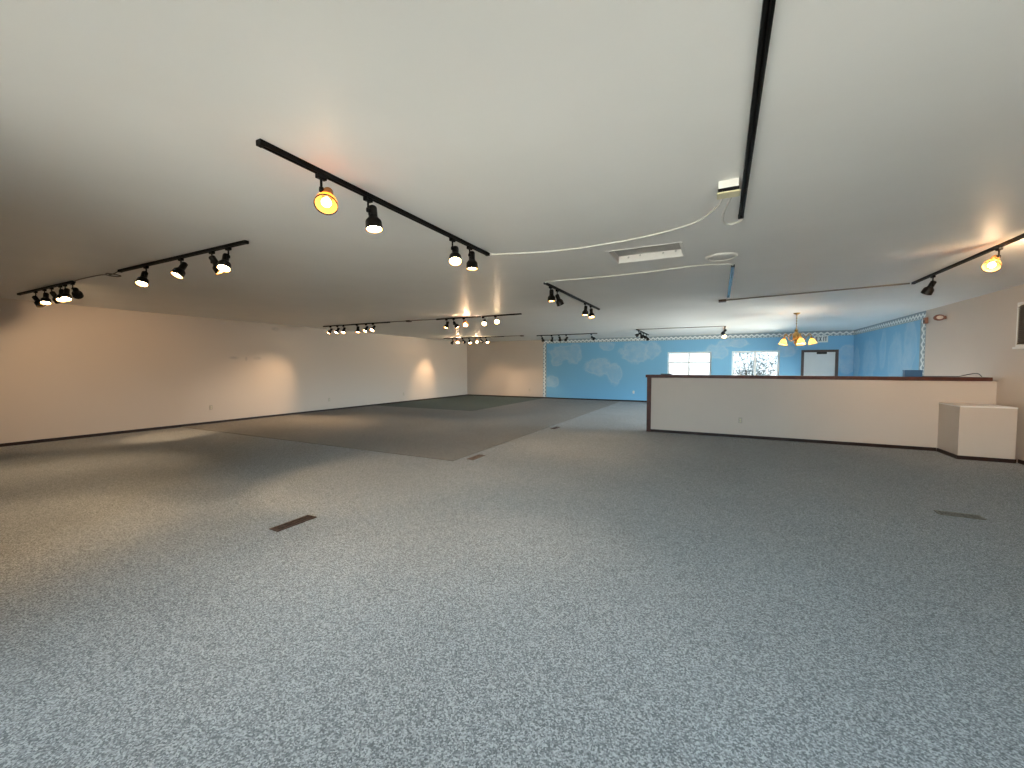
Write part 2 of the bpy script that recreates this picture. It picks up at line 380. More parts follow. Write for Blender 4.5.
# baseboards
BH, BT = 0.058, 0.014
bm = NB(); prism(bm, [(xl(YB)-0.001, YB), (xl(YB)+BT, YB), (XL1+BT, YF), (XL1-0.001, YF)], 0, BH); struct('baseboard_left', bm, M_base)
bm = NB(); bx(bm, XL1+BT, DOOR[0]-0.08, YF-BT, YF, 0, BH); struct('baseboard_far', bm, M_base)
bm = NB(); bx(bm, XR-BT, XR, YB, 8.71, 0, BH); bx(bm, XR-BT, XR, 9.56, YF-BT, 0, BH); struct('baseboard_right', bm, M_base)
bm = NB(); bx(bm, XL0+BT, XR-BT, YB, YB+BT, 0, BH); struct('baseboard_back', bm, M_base)

# half-height divider wall with wooden cap and end post
BX0 = 3.33
PY0, PY1, PX0, PZ = 9.34, 9.50, -1.385, 1.190
bm = NB(); bx(bm, PX0+0.02, XR, PY0, PY1, 0, PZ); div = struct('wall_divider', bm, M_cream)
bm = NB(); bx(bm, PX0-0.03, XR-0.06, PY0-0.03, PY1+0.03, PZ, PZ+0.062, bev=0.006); struct('ledge_cap', bm, M_wood, div)
bm = NB(); bx(bm, PX0, PX0+0.09, PY0-0.018, PY1+0.018, 0, PZ, bev=0.003); struct('end_board', bm, M_wood, div)
bm = NB(); bx(bm, PX0+0.09, BX0-0.016, PY0-0.014, PY0, 0, BH); bx(bm, PX0+0.09, XR, PY1, PY1+0.014, 0, BH); struct('base_trim', bm, M_base, div)

# wallpaper borders
BZ0 = H-0.17
bm = NB(); bx(bm, XB, XR, YF-0.004, YF, BZ0, H); struct('trim_1', bm, border_mat('border_far', 0, 2, BZ0, H))
bm = NB(); bx(bm, XR-0.004, XR, YBL, YF-0.004, BZ0, H); struct('trim_2', bm, border_mat('border_side', 1, 2, BZ0, H))
bm = NB(); bx(bm, XB-0.05, XB+0.12, YF-0.005, YF, BH, BZ0); struct('trim_3', bm, border_mat('border_edge', 2, 0, XB-0.05, XB+0.12))
bm = NB(); bx(bm, XR-0.005, XR, YBL-0.02, YBL+0.24, BH, BZ0); struct('trim_4', bm, border_mat('border_edge_side', 2, 1, YBL-0.02, YBL+0.24))

# windows
def window(n, x0, x1, y0, y1, z0, z1, cols, rows, inner, sill=True, gl=None):
    """y0..y1 wall thickness, inner = y of the room face"""
    ym = (y0+y1)/2; fw = 0.055
    bm = NB()
    bx(bm, x0, x1, ym-0.04, ym+0.04, z0, z0+fw); bx(bm, x0, x1, ym-0.04, ym+0.04, z1-fw, z1)
    bx(bm, x0, x0+fw, ym-0.04, ym+0.04, z0+fw, z1-fw); bx(bm, x1-fw, x1, ym-0.04, ym+0.04, z0+fw, z1-fw)
    w = struct('window_%d' % n, bm, M_frame)
    for i in range(1, cols):
        xm = x0+(x1-x0)*i/cols; bm = NB(); bx(bm, xm-0.03, xm+0.03, ym-0.035, ym+0.035, z0+fw, z1-fw); struct('mullion', bm, M_frame, w)
    for zr in rows:
        bm = NB(); bx(bm, x0+fw, x1-fw, ym-0.02, ym+0.02, zr-0.022, zr+0.022); struct('sash_rail', bm, M_frame, w)
    bm = NB(); bx(bm, x0+fw*0.5, x1-fw*0.5, ym-0.004, ym+0.004, z0+fw*0.5, z1-fw*0.5); struct('pane', bm, gl or M_glass, w)
    if sill:
        s = 1 if inner > ym else -1
        ya, yb = sorted((inner-s*0.06, inner+s*0.05)); bm = NB(); bx(bm, x0-0.04, x1+0.04, ya, yb, z0-0.03, z0, bev=0.004); struct('window_sill', bm, M_white, w)
    return w
M_dimglass = glass('dimming_window_glass', (0.37, 0.38, 0.39, 1))  # tint added to tone down the bright outdoors behind the panes
window(1, *FAR_WIN[0][:2], YF, YF+T, *FAR_WIN[0][2:], 2, [1.60], YF, gl=M_dimglass)
window(2, *FAR_WIN[1][:2], YF, YF+T, *FAR_WIN[1][2:], 2, [], YF, gl=M_dimglass)
for i, (y0, y1, z0, z1) in enumerate(FILL_WIN):
    xm = XR+T/2; bm = NB()
    for a in ((y0, y1, z0, z0+0.05), (y0, y1, z1-0.05, z1), (y0, y0+0.05, z0+0.05, z1-0.05), (y1-0.05, y1, z0+0.05, z1-0.05), ((y0+y1)/2-0.03, (y0+y1)/2+0.03, z0+0.05, z1-0.05)): bx(bm, xm-0.04, xm+0.04, *a)
    w = struct('window_%d' % (7+i), bm, M_frame)  # added windows, hidden by the half wall, for extra daylight
    bm = NB(); bx(bm, xm-0.004, xm+0.004, y0+0.03, y1-0.03, z0+0.03, z1-0.03); struct('pane', bm, M_glass, w)
for i, (a, b) in enumerate(BACK_WIN): window(4+i, a, b, YB-T, YB, *BW_Z, 2, [], YB)

# louvred window at the right edge
bm = NB(); y1, y0, z0, z1 = RWZ
for a in ((y0, y1, z0, z0+0.03), (y0, y1, z1-0.03, z1), (y0, y0+0.02, z0+0.03, z1-0.03), (y1-0.02, y1, z0+0.03, z1-0.03)):
    bx(bm, XR-0.015, XR+0.09, *a)
w3 = struct('window_3', bm, M_white)
bm = NB(); bx(bm, XR-0.035, XR+0.0, y0-0.03, y1+0.03, z0-0.03, z0, bev=0.004); struct('window_sill', bm, M_white, w3)
nsl = 20
bm = NB()
for k in range(nsl):
    zc = z0+0.06+(z1-z0-0.12)*k/(nsl-1)
    vs = bx(bm, XR-0.022, XR+0.028, y0+0.02, y1-0.02, zc-0.004, zc+0.004)
    bmesh.ops.rotate(bm, verts=vs, cent=(XR+0.003, 0, zc), matrix=Matrix.Rotation(math.radians(-48), 3, 'Y'))
struct('louver_blind', bm, M_louver, w3)
bm = NB(); bx(bm, XR+0.10, XR+0.11, y0+0.02, y1-0.02, z0+0.02, z1-0.02); struct('pane', bm, M_dark, w3)

# far door
x0, x1, _, z1 = DOOR
bm = NB(); bx(bm, x0+0.005, x1-0.005, YF+0.03, YF+0.075, 0.005, z1-0.005)
d1 = struct('door_1', bm, M_doorw)
bm = NB()
bx(bm, x0-0.075, x0+0.005, YF-0.022, YF+0.10, 0, z1+0.075); bx(bm, x1-0.005, x1+0.075, YF-0.022, YF+0.10, 0, z1+0.075); bx(bm, x0+0.005, x1-0.005, YF-0.022, YF+0.10, z1-0.005, z1+0.075)
struct('door_frame', bm, M_doorf, d1)
bm = NB(); bx(bm, x1-0.52, x1-0.24, YF-0.03, YF+0.03, 1.86, 1.93, bev=0.012); tube(bm, [(x1-0.40, YF-0.01, 1.93), (x1-0.62, YF-0.05, 1.95), (x1-0.46, YF-0.01, 2.0)], 0.009); struct('door_closer', bm, M_dark, d1)
bm = NB()
lathe(bm, [(0, 0), (0.03, 0), (0.03, 0.012), (0.012, 0.016), (0.012, 0.05), (0.028, 0.055), (0.03, 0.075), (0.018, 0.09), (0, 0.092)], 16, Matrix.Translation((x0+0.07, YF+0.03, 0.98)) @ Matrix.Rotation(math.radians(90), 4, 'X')); struct('door_handle', bm, M_brass, d1)

# carpet areas laid with a different carpet (left of the seam)
SEAM, CY0 = -3.55, 5.05
GX, GY = -7.02, 11.08
bm = NB(); prism(bm, [(xl(CY0)+0.02, CY0), (SEAM, CY0), (SEAM, YF-0.02), (GX, YF-0.02), (GX, GY), (xl(GY)+0.02, GY)], 0.0, 0.006)
tag(obj('carpet', bm, M_carpet_b), 'worn darker grey-brown carpet section between left wall and long floor seam', 'carpet')
bm = NB(); prism(bm, [(xl(GY)+0.02, GY), (GX, GY), (GX, YF-0.02), (XL1+0.02, YF-0.02)], 0.0, 0.007)
tag(obj('carpet', bm, M_carpet_g), 'dark green carpet square in the far left corner', 'carpet')

# built-in white box in the corner
BX0, BY0, BZ = 3.33, 8.68, 0.825
t = thing('corner_box', 'white painted waist-high box built in corner beside the half wall', 'box', ((BX0+XR)/2, (BY0+PY0)/2, 0))
def loc_bx(bm, p, *a, **k):
    bx(bm, a[0]-p[0], a[1]-p[0], a[2]-p[1], a[3]-p[1], a[4], a[5], **k)
pp = ((BX0+XR)/2, (BY0+PY0)/2)
bm = NB(); loc_bx(bm, pp, BX0, XR-0.055, BY0, PY0-0.002, 0, BZ-0.02); obj('body', bm, M_box, t)
bm = NB(); loc_bx(bm, pp, BX0-0.004, XR-0.05, BY0-0.004, PY0-0.002, BZ-0.02, BZ, bev=0.004); obj('top', bm, M_white, t)
bm = NB(); loc_bx(bm, pp, BX0-BT, XR-0.05, BY0-BT, BY0, 0, BH); loc_bx(bm, pp, BX0-BT, BX0, BY0, PY0-0.016, 0, BH); obj('baseboard', bm, M_base, t)

# ------------------------------------------------------------------ ceiling: recess, round plate, plates
t = thing('recessed_fixture_box', 'empty rectangular recess in the ceiling near the white cords', 'ceiling recess', ((HX0+HX1)/2, (HY0+HY1)/2, H))
hx, hy, dz = (HX1-HX0)/2-0.001, (HY1-HY0)/2-0.001, 0.075
bm = NB(); bx(bm, -hx, hx, -hy, hy, dz, dz+0.01, 1); bx(bm, -hx, -hx+0.008, -hy, hy, 0, dz); bx(bm, hx-0.008, hx, -hy, hy, 0, dz); bx(bm, -hx, hx, -hy, -hy+0.008, 0, dz); bx(bm, -hx, hx, hy-0.008, hy, 0, dz)
obj('liner', bm, [M_white, M_recess_shade], t)
bm = NB()
for a in ((-hx-0.02, hx+0.02, -hy-0.02, -hy, -0.004, 0.0), (-hx-0.02, hx+0.02, hy, hy+0.02, -0.004, 0.0), (-hx-0.02, -hx, -hy, hy, -0.004, 0.0), (hx, hx+0.02, -hy, hy, -0.004, 0.0)): bx(bm, *a)
obj('rim', bm, M_white, t)
for px, pz in ((-0.24, 0.05), (-0.11, 0.06), (0.14, 0.055), (0.27, 0.06)):
    bm = NB(); lathe(bm, [(0, 0), (0.011, 0), (0.009, 0.005), (0, 0.006)], 10, Matrix.Translation((px, hy-0.008, pz)) @ Matrix.Rotation(math.radians(90), 4, 'X')); obj('screw', bm, M_steel, t)

t = thing('round_ceiling_cover', 'round white cover plate flush on the ceiling beside the recess', 'cover plate', (0.01, 5.11, H))
bm = NB(); lathe(bm, [(0.0, -0.012), (0.125, -0.012), (0.13, -0.004), (0.13, 0)], 40); obj('plate', bm, M_ceil, t)
bm = NB(); lathe(bm, [(0.13, -0.001), (0.132, -0.018), (0.142, -0.022), (0.158, -0.012), (0.162, 0)], 40); obj('rim', bm, M_plastic, t)

# ------------------------------------------------------------------ lighting tracks
K = 0.975
def track(label, x0, y0, x1, y1, M_black=M_black):
    x0, y0, x1, y1 = x0*K, y0*K, x1*K, y1*K
    d = Vector((x1-x0, y1-y0, 0)); L = d.length; ang = math.atan2(d.y, d.x)
    t = thing('lighting_track', label, 'track', (x0, y0, H), ang, 'black ceiling lighting tracks')
    bm = NB()
    bx(bm, 0.012, L-0.012, -0.018, 0.018, -0.012, 0); bx(bm, 0.012, L-0.012, -0.018, -0.006, -0.028, -0.012); bx(bm, 0.012, L-0.012, 0.006, 0.018, -0.028, -0.012)
    obj('rail', bm, M_black, t)
    bm = NB(); bx(bm, 0.012, L-0.012, -0.0055, -0.0035, -0.022, -0.013); bx(bm, 0.012, L-0.012, 0.0035, 0.0055, -0.022, -0.013); obj('conductor', bm, M_cond, t)
    for a, b in ((0, 0.03), (L-0.03, L)):
        bm = NB(); bx(bm, a, b, -0.0205, 0.0205, -0.031, 0, bev=0.003); obj('end_cap', bm, M_black, t)
    return t
TZ = H-0.028
track('empty black track running away overhead from the top edge of the photo', 0.145, 3.90, 0.130, 1.45)
track('long diagonal black track overhead holding four lamps, left of the white cords', -2.28, 1.42, -2.28, 3.94)
track('black track left of the large diagonal one, holding four lamps', -6.92, 2.47, -4.18, 2.47)
track('black track at the far left edge with lamps crowded together', -10.65, 2.47, -8.36, 2.47)
track('black track with six lamps in front of the left wall', -10.80, 8.6, -8.12, 8.6)
track('black track with five lamps in mid-room before the far left corner', -6.56, 8.65, -4.12, 8.65)
track('black track with seven lamps closest to the far left corner', -10.73, 14.65, -7.75, 14.65)
track('short-looking diagonal black track with four lamps near the ceiling recess', -2.30, 5.63, -2.30, 8.70)
track('black track with five unlit lamps above the left end of the blue wall', -6.42, 14.9, -4.0, 14.9)
track('end-on black track with clustered unlit lamps before the middle of blue wall', -2.42, 13.95, -2.42, 16.5)
track('end-on black track with two lamps above the right far window', 0.17, 14.1, 0.17, 16.4)
track('empty end-on black track glinting bluish beyond the round cover plate', 0.14, 5.72, 0.14, 8.2, M_glossy)
track('black track at the right edge holding two lamps', 2.55, 8.10, 2.55, 5.05)

# lamp prototype meshes
def me_of(bm, mats, name):
    bmesh.ops.recalc_face_normals(bm, faces=bm.faces)
    me = bpy.data.meshes.new(name); bm.to_mesh(me); bm.free()
    for m in mats: me.materials.append(m)
    return me
bm = NB(); bx(bm, -0.032, 0.032, -0.016, 0.016, -0.028, 0.0, bev=0.004); ME_adapter = me_of(bm, [M_black], 'adapter')
bm = NB(); tube(bm, [(0, 0, -0.025), (0, 0, -0.103)], 0.0075); lathe(bm, [(0, -0.017), (0.013, -0.017), (0.015, 0), (0.013, 0.017), (0, 0.017)], 12, Matrix.Translation((0, 0, -0.108))); ME_stem = me_of(bm, [M_black], 'stem')
AX = 0.0
prof_out = [(0, 0.052), (0.020, 0.050), (0.029, 0.042), (0.031, 0.034), (0.031, -0.030), (0.036, -0.040), (0.052, -0.058), (0.056, -0.070), (0.058, -0.118), (0.060, -0.122), (0.058, -0.125), (0.054, -0.122)]
bm = NB(); lathe(bm, [(r*1.0, z) for r, z in prof_out], 28, Matrix.Translation((0.043, 0, -0.004))); bx(bm, 0.008, 0.018, -0.010, 0.010, -0.030, 0.016)
lathe(bm, [(0.054, -0.122), (0.051, -0.068), (0.030, -0.045), (0, -0.042)], 28, Matrix.Translation((0.043, 0, -0.004)), mi=1)
for f in bm.faces: pass
ME_house = me_of(bm, [M_house, M_gold], 'housing')
def bulb_me(m, nm, r=0.050):
    bm = NB(); lathe(bm, [(0.0, -0.117), (0.02, -0.1155), (0.036, -0.111), (r-0.002, -0.102), (r, -0.098), (r-0.008, -0.088), (0.025, -0.062), (0, -0.058)], 24, Matrix.Translation((0.043, 0, -0.004)))
    return me_of(bm, [m], nm)
ME_on, ME_off = bulb_me(M_lit, 'bulb_lit'), bulb_me(M_off, 'bulb_unlit')
def small_bulb():
    bm = NB(); lathe(bm, [(0, -0.112), (0.014, -0.110), (0.026, -0.100), (0.030, -0.088), (0.026, -0.074), (0.014, -0.062), (0.012, -0.045), (0, -0.044)], 20, Matrix.Translation((0.043, 0, -0.004)))
    return me_of(bm, [M_glow], 'bulb_lit_globe')
ME_globe = small_bulb()

bm = NB(); lathe(bm, prof_out[:5]+[(0.03, -0.036), (0.0, -0.036)], 28, Matrix.Translation((0.043, 0, -0.004))); bx(bm, 0.008, 0.018, -0.010, 0.010, -0.030, 0.016)
lathe(bm, [(0.0305, -0.030), (0.038, -0.044), (0.056, -0.064), (0.064, -0.085), (0.066, -0.112), (0.064, -0.112), (0.062, -0.086), (0.054, -0.066), (0.036, -0.046), (0.0285, -0.032)], 28, Matrix.Translation((0.043, 0, -0.004)), mi=1)
ME_glass = me_of(bm, [M_ambneck, M_amber], 'amber_shade')
bm = NB(); lathe(bm, [(0.0635, -0.108), (0.069, -0.108), (0.069, -0.116), (0.0635, -0.116), (0.0635, -0.108)], 28, Matrix.Translation((0.043, 0, -0.004))); ME_ring = me_of(bm, [M_black], 'rim_ring')

def lamp(x, y, aim, on, label, power=1.0, cone=75, rz=0.0, globe=False, blend=0.7, side=1):
    x *= K; y *= K
    t = thing('track_spotlight', label, 'spotlight', (x, y, TZ), rz, 'black spotlights on the ceiling tracks')
    def child(nm, me, p):
        o = bpy.data.objects.new(nm, me); COL.objects.link(o); o.parent = p; return o
    child('adapter', ME_adapter, t); st = child('stem', ME_stem, t)
    hs = child('housing', ME_house, t)
    d = Vector(aim).normalized(); d = Matrix.Rotation(-rz, 3, 'Z') @ d
    hs.rotation_mode = 'QUATERNION'
    zz = -d; xx = Vector((side, 0, 0)); xx = (xx-zz*xx.dot(zz)).normalized(); yy = zz.cross(xx)
    drop = max(0.070, 0.026+0.055*max(0, zz.z)+0.076*max(0, xx.z)+0.034*math.sqrt(max(0, 1-zz.z*zz.z)))
    hs.location = (0, 0, -drop); st.scale = (1, 1, drop/0.108)
    hs.rotation_quaternion = Matrix((xx, yy, zz)).transposed().to_quaternion()
    child('bulb', (ME_globe if globe else ME_on) if on else ME_off, hs)
    if globe:                                           # amber glass shade instead of a metal one
        hs.data = ME_glass
        child('rim_ring', ME_ring, hs)
        L = bpy.data.lights.new('bulb_glow', 'POINT'); L.energy = SPOT_W*power; L.color = WARM; L.shadow_soft_size = 0.03
        lo = child('bulb_glow', L, hs); lo.location = (0.043, 0, -0.125)
    elif on:
        L = bpy.data.lights.new('spot_beam', 'SPOT'); L.energy = SPOT_W*power; L.color = WARM
        L.spot_size = math.radians(cone); L.spot_blend = blend; L.shadow_soft_size = 0.04
        lo = child('spot_beam', L, hs); lo.location = (0.043, 0, -0.14)
    return t
V = math.pi/2
# nearest diagonal track
lamp(-2.28, 1.82, (0.55, -0.60, -1.0), 1, 'glowing amber lamp facing the camera, nearest of four on the long diagonal track', 0.02, 110, V, globe=True)
lamp(-2.28, 2.21, (0.15, -0.05, -1), 1, 'downward lit black lamp, second along the long diagonal track from its near end', 0.5, 80, V)
lamp(-2.28, 3.26, (0.30, -0.45, -1), 1, 'lit black lamp tilted toward us, third along the long diagonal track', 0.5, 80, V)
lamp(-2.28, 3.56, (0.02, 0.0, -1), 1, 'downward lit black lamp nearest the white cord end of long diagonal track', 0.5, 80, V)
# track left of it
lamp(-6.22, 2.47, (0.30, -0.35, -1), 1, 'downward lit lamp beside the loose cord at left end of four-lamp left track', 1.0, 80, side=-1)
lamp(-5.42, 2.47, (-0.02, -0.46, -0.85), 1, 'lit black lamp tilted left, alone mid-way along the four-lamp left track', 1.6, 62)
lamp(-4.80, 2.47, (0.28, 0.5, -1.0), 1, 'black lamp tilted right, overlapped by the bright end lamp on the left track', 2.0, 62)
lamp(-4.50, 2.47, (0.30, -0.35, -1), 1, 'bright downward lamp at right end of the four-lamp left track', 1.0, 80, side=-1)
# far-left edge track
lamp(-9.87, 2.47, (0.6, 0.35, -0.9), 0, 'dark lamp leaning right at the left end of the far left edge track', side=-1)
lamp(-9.49, 2.47, (0.35, -0.15, -1), 1, 'bright downward lamp, first lit one from left on the far left edge track', 0.7, 80)
lamp(-9.20, 2.47, (-0.45, 0.72, -1.0), 1, 'dark-backed lamp between the two bright patches on far left edge track', 3.6, 30, blend=0.9)
lamp(-8.86, 2.47, (0.35, -0.15, -1), 1, 'lit lamp just right of the dark middle one on far left edge track', 0.7, 80)
lamp(-8.68, 2.47, (0.4, -0.2, -1), 1, 'lit lamp next to the right end of the far left edge track', 0.8, 80)
lamp(-8.405, 2.47, (-0.95, 0.45, -0.5), 1, 'small dark-backed lamp at the right end of the far left edge track', 2.0, 80, side=1)
# six-lamp track before the left wall
lamp(-10.49, 8.6, (-0.42, -0.85, -1.15), 1, 'leftmost lit lamp on the six-lamp track before the left wall', 2.0, 70, blend=0.9)
lamp(-10.19, 8.6, (-0.1, -0.6, -0.9), 1, 'second lamp from the left on the six-lamp track before left wall', 1.0)
lamp(-9.94, 8.6, (0.1, -0.5, -0.9), 1, 'third lamp from the left on the six-lamp track before left wall', 0.8)
lamp(-9.38, 8.6, (0.1, -0.2, -1), 1, 'lamp hanging alone, straight down, on the six-lamp track before left wall', 0.8)
lamp(-9.02, 8.6, (-0.1, -0.6, -0.9), 1, 'fifth lamp from the left on the six-lamp track before left wall', 0.8)
lamp(-8.75, 8.6, (0.0, -0.65, -0.8), 1, 'rightmost lit lamp on the six-lamp track before the left wall', 0.8)
# five-lamp mid-room track
lamp(-6.25, 8.65, (-0.2, -0.3, -0.9), 1, 'leftmost lit lamp on the five-lamp mid-room track', 0.8)
lamp(-6.03, 8.65, (0.55, 0.25, -0.85), 1, 'dark-sided lamp turned right, second on the five-lamp mid-room track', 0.8)
lamp(-5.72, 8.65, (0.4, -0.6, -0.6), 1, 'dazzling lamp facing us, brightest on the five-lamp mid-room track', 0.3, globe=True)
lamp(-5.16, 8.65, (0.3, -0.65, -0.6), 1, 'fourth lamp on the five-lamp mid-room track, white and tilted toward us', 0.8)
lamp(-4.81, 8.65, (0.35, -0.8, -0.45), 1, 'rightmost bright lamp on the five-lamp mid-room track', 0.8)
# seven-lamp far corner track
lamp(-10.27, 14.65, (-0.62, -0.22, -0.85), 1, 'dark-backed leftmost lamp on the seven-lamp far corner track', 2.2, 56, blend=1.0)
lamp(-10.05, 14.65, (0.4, -0.6, -0.6), 1, 'leftmost bright lamp on the seven-lamp far corner track', 0.3, globe=True)
lamp(-9.76, 14.65, (0.1, 0.9, -0.8), 1, 'dark-backed lamp between two bright ones on the seven-lamp far corner track', 1.6, 58)
lamp(-9.43, 14.65, (0.35, -0.35, -0.8), 1, 'fourth lamp on the seven-lamp far corner track, lens tilted down right', 0.8)
lamp(-9.08, 14.65, (0.4, -0.6, -0.6), 1, 'bright lamp facing us, fifth on the seven-lamp far corner track', 0.3, globe=True)
lamp(-8.87, 14.65, (0.35, 0.95, -0.95), 1, 'dark-backed sixth lamp on the seven-lamp far corner track', 1.6, 58)
lamp(-8.61, 14.65, (0.5, -0.25, -0.7), 1, 'rightmost lamp, tilted right, on the seven-lamp far corner track', 0.8)
# short diagonal track near the recess
lamp(-2.30, 5.86, (0.0, 0.0, -1), 1, 'downward lit lamp at the near end of the short diagonal track', 0.5, 80, V)
lamp(-2.30, 6.15, (0.2, 0.5, -0.9), 0, 'dark lamp beside the nearest lit lamp on the short diagonal track', rz=V)
lamp(-2.30, 7.67, (-0.05, -0.1, -1), 1, 'third lit lamp along the short diagonal track', 0.5, 80, V)
lamp(-2.30, 8.06, (0.1, -0.15, -1), 1, 'lit lamp at the far end of the short diagonal track', 0.5, 80, V)
# unlit track above left end of blue wall
lamp(-6.22, 14.9, (0.15, 0.35, -1), 0, 'unlit lamp above the cream and blue wall joint, first on its track')
lamp(-5.80, 14.9, (-0.35, 0.3, -1), 0, 'unlit lamp second from left above left end of the blue wall')
lamp(-5.50, 14.9, (-0.1, 0.5, -0.9), 0, 'unlit lamp third from left above left end of the blue wall')
lamp(-5.20, 14.9, (-0.7, 0.3, -0.75), 0, 'unlit left-tilted lamp fourth from left above left end of the blue wall')
lamp(-4.22, 14.9, (0.6, 0.3, -0.65), 0, 'unlit lamp set apart at right end of the track over blue wall')
# clustered end-on track
lamp(-2.42, 14.35, (-0.9, 0.2, -0.6), 0, 'foremost unlit lamp of the dark cluster before the middle of blue wall', rz=V)
lamp(-2.42, 14.75, (0.3, 0.1, -1), 0, 'second unlit lamp of the dark cluster before the middle of blue wall', rz=V)
lamp(-2.42, 15.30, (0.8, 0.2, -0.7), 0, 'third unlit lamp of the dark cluster before the middle of blue wall', rz=V)
lamp(-2.42, 16.0, (0.5, 0.2, -0.9), 0, 'rearmost unlit lamp of the dark cluster before the middle of blue wall', rz=V)
# end-on track above right far window
lamp(0.17, 14.30, (-0.6, 0.3, -0.8), 0, 'black unlit lamp between the chandelier and the dark lamp cluster', rz=V)
lamp(0.17, 15.6, (0.0, -0.9, -0.7), 1, 'white-glowing lamp just below the black one, between chandelier and dark cluster', 0.6, 90, V)
# right edge track
lamp(2.55, 7.47, (-0.25, 0.45, -0.8), 0, 'unlit black lamp near the far end of the right edge track', rz=V)
lamp(2.55, 6.03, (-0.45, -0.6, -0.7), 1, 'dazzling round lit lamp on the right edge track', 0.09, 150, V, globe=True)

lamp(2.55, 5.25, (1.0, 3.6, -0.75), 1, 'unseen lamp added beyond the right edge, warming the half wall', 3.0, 80, V, blend=1.0)  # added lamp out of view, warms half wall and right wall

# ------------------------------------------------------------------ cords, conduits, junction boxes
def cord(name, pts, r, m, label, cat, n=8, z_fixed=True):
    if z_fixed: pts = [(x*K, y*K, z) for x, y, z in pts]
    bm = NB(); tube(bm, catmull(pts, n), r); return tag(obj(name, bm, m), label, cat)
cz = H-0.006
t = thing('junction_box', 'white and black electrical box on the ceiling beside the empty overhead track', 'electrical box', (0.04, 3.10, H))
bm = NB(); bx(bm, -0.060, 0.060, -0.045, 0.045, -0.050, 0, bev=0.004); obj('body', bm, M_plastic, t)
bm = NB(); bx(bm, -0.062, 0.062, -0.047, 0.047, -0.074, -0.050); obj('band', bm, M_black, t)
bm = NB(); bx(bm, -0.068, 0.068, -0.052, 0.052, -0.084, -0.074, bev=0.003); obj('cover', bm, M_ivory, t)
bm = NB(); bx(bm, -0.022, 0.030, 0.045, 0.075, -0.06, -0.015, bev=0.006); obj('connector', bm, M_plastic, t)
cord('cord', [(0.02, 3.24, H-0.03), (0.01, 3.4, cz), (-0.04, 3.63, cz), (-0.22, 3.92, cz), (-0.62, 4.10, cz), (-1.05, 4.17, cz), (-1.5, 4.18, cz), (-1.9, 4.10, cz), (-2.2, 4.0, cz), (-2.27, 3.95, cz-0.004)], 0.0078, M_cord,
     'white cord curving from the ceiling box to the long diagonal track', 'cord')
cord('cord', [(0.055, 3.26, H-0.03), (0.06, 3.45, cz), (0.02, 3.75, cz), (0.015, 3.98, cz), (0.06, 4.09, cz), (0.13, 4.07, cz), (0.165, 4.0, cz), (0.15, 3.925, cz-0.004)], 0.0078, M_cord,
     'short looped white cord from the ceiling box to the empty overhead track', 'cord')
cord('cord', [(0.14, 5.70, cz-0.004), (0.05, 5.62, cz), (-0.3, 5.56, cz), (-0.8, 5.62, cz), (-1.4, 5.66, cz), (-1.9, 5.62, cz), (-2.15, 5.60, cz), (-2.30, 5.63, cz-0.004)], 0.0078, M_cord,
     'white cord along the ceiling from the bluish end-on track to short diagonal track', 'cord')
cord('cord', [(-8.34, 2.47, cz-0.005), (-8.1, 2.45, H-0.012), (-7.6, 2.45, H-0.014), (-7.15, 2.40, H-0.05), (-6.8, 2.34, H-0.11), (-6.5, 2.30, H-0.155), (-6.36, 2.28, H-0.165), (-6.5, 2.28, H-0.135), (-6.85, 2.32, H-0.08), (-7.12, 2.42, H-0.055), (-7.08, 2.47, H-0.03), (-6.94, 2.47, cz-0.004)], 0.007, M_dcord,
     'dark cord looping between the far left edge track and the next track', 'cord', 6)
def conduit(label, pts, boxes=()):
    pts = [(x*K, y*K, z) for x, y, z in pts]; boxes = [((p[0]*K, p[1]*K, p[2]), s_, m_) for p, s_, m_ in boxes]
    t = thing('conduit', label, 'conduit', pts[0])
    o0 = Vector(pts[0]); bm = NB(); tube(bm, [Vector(p)-o0 for p in pts], 0.011); obj('pipe', bm, M_conduit, t)
    for p, s, m in boxes:
        q = Vector(p)-o0; bm = NB(); bx(bm, q.x-s, q.x+s, q.y-s, q.y+s, q.z-0.028, q.z+0.011, bev=0.004); obj('outlet_box', bm, m, t)
    return t
pz = H-0.011
conduit('grey conduit with small box joining the two tracks before the left wall', [(-8.10, 8.6, pz), (-7.4, 8.6, pz), (-6.58, 8.65, pz)], [((-7.45, 8.6, pz), 0.055, M_brown)])
conduit('thin conduit and box off the right end of the seven-lamp far corner track', [(-7.75, 14.65, pz), (-7.0, 14.65, pz)], [((-6.95, 14.65, pz), 0.06, M_brown)])
conduit('grey conduit along the ceiling from plate to the right edge track', [(0.08, 8.62, pz), (1.2, 8.40, pz), (2.52, 8.12, pz)], [((0.05, 8.62, pz), 0.062, M_brown)])
conduit('thin conduit between the two end-on tracks near the blue wall', [(-2.40, 13.95, pz), (-1.2, 14.0, pz), (0.15, 14.07, pz)])

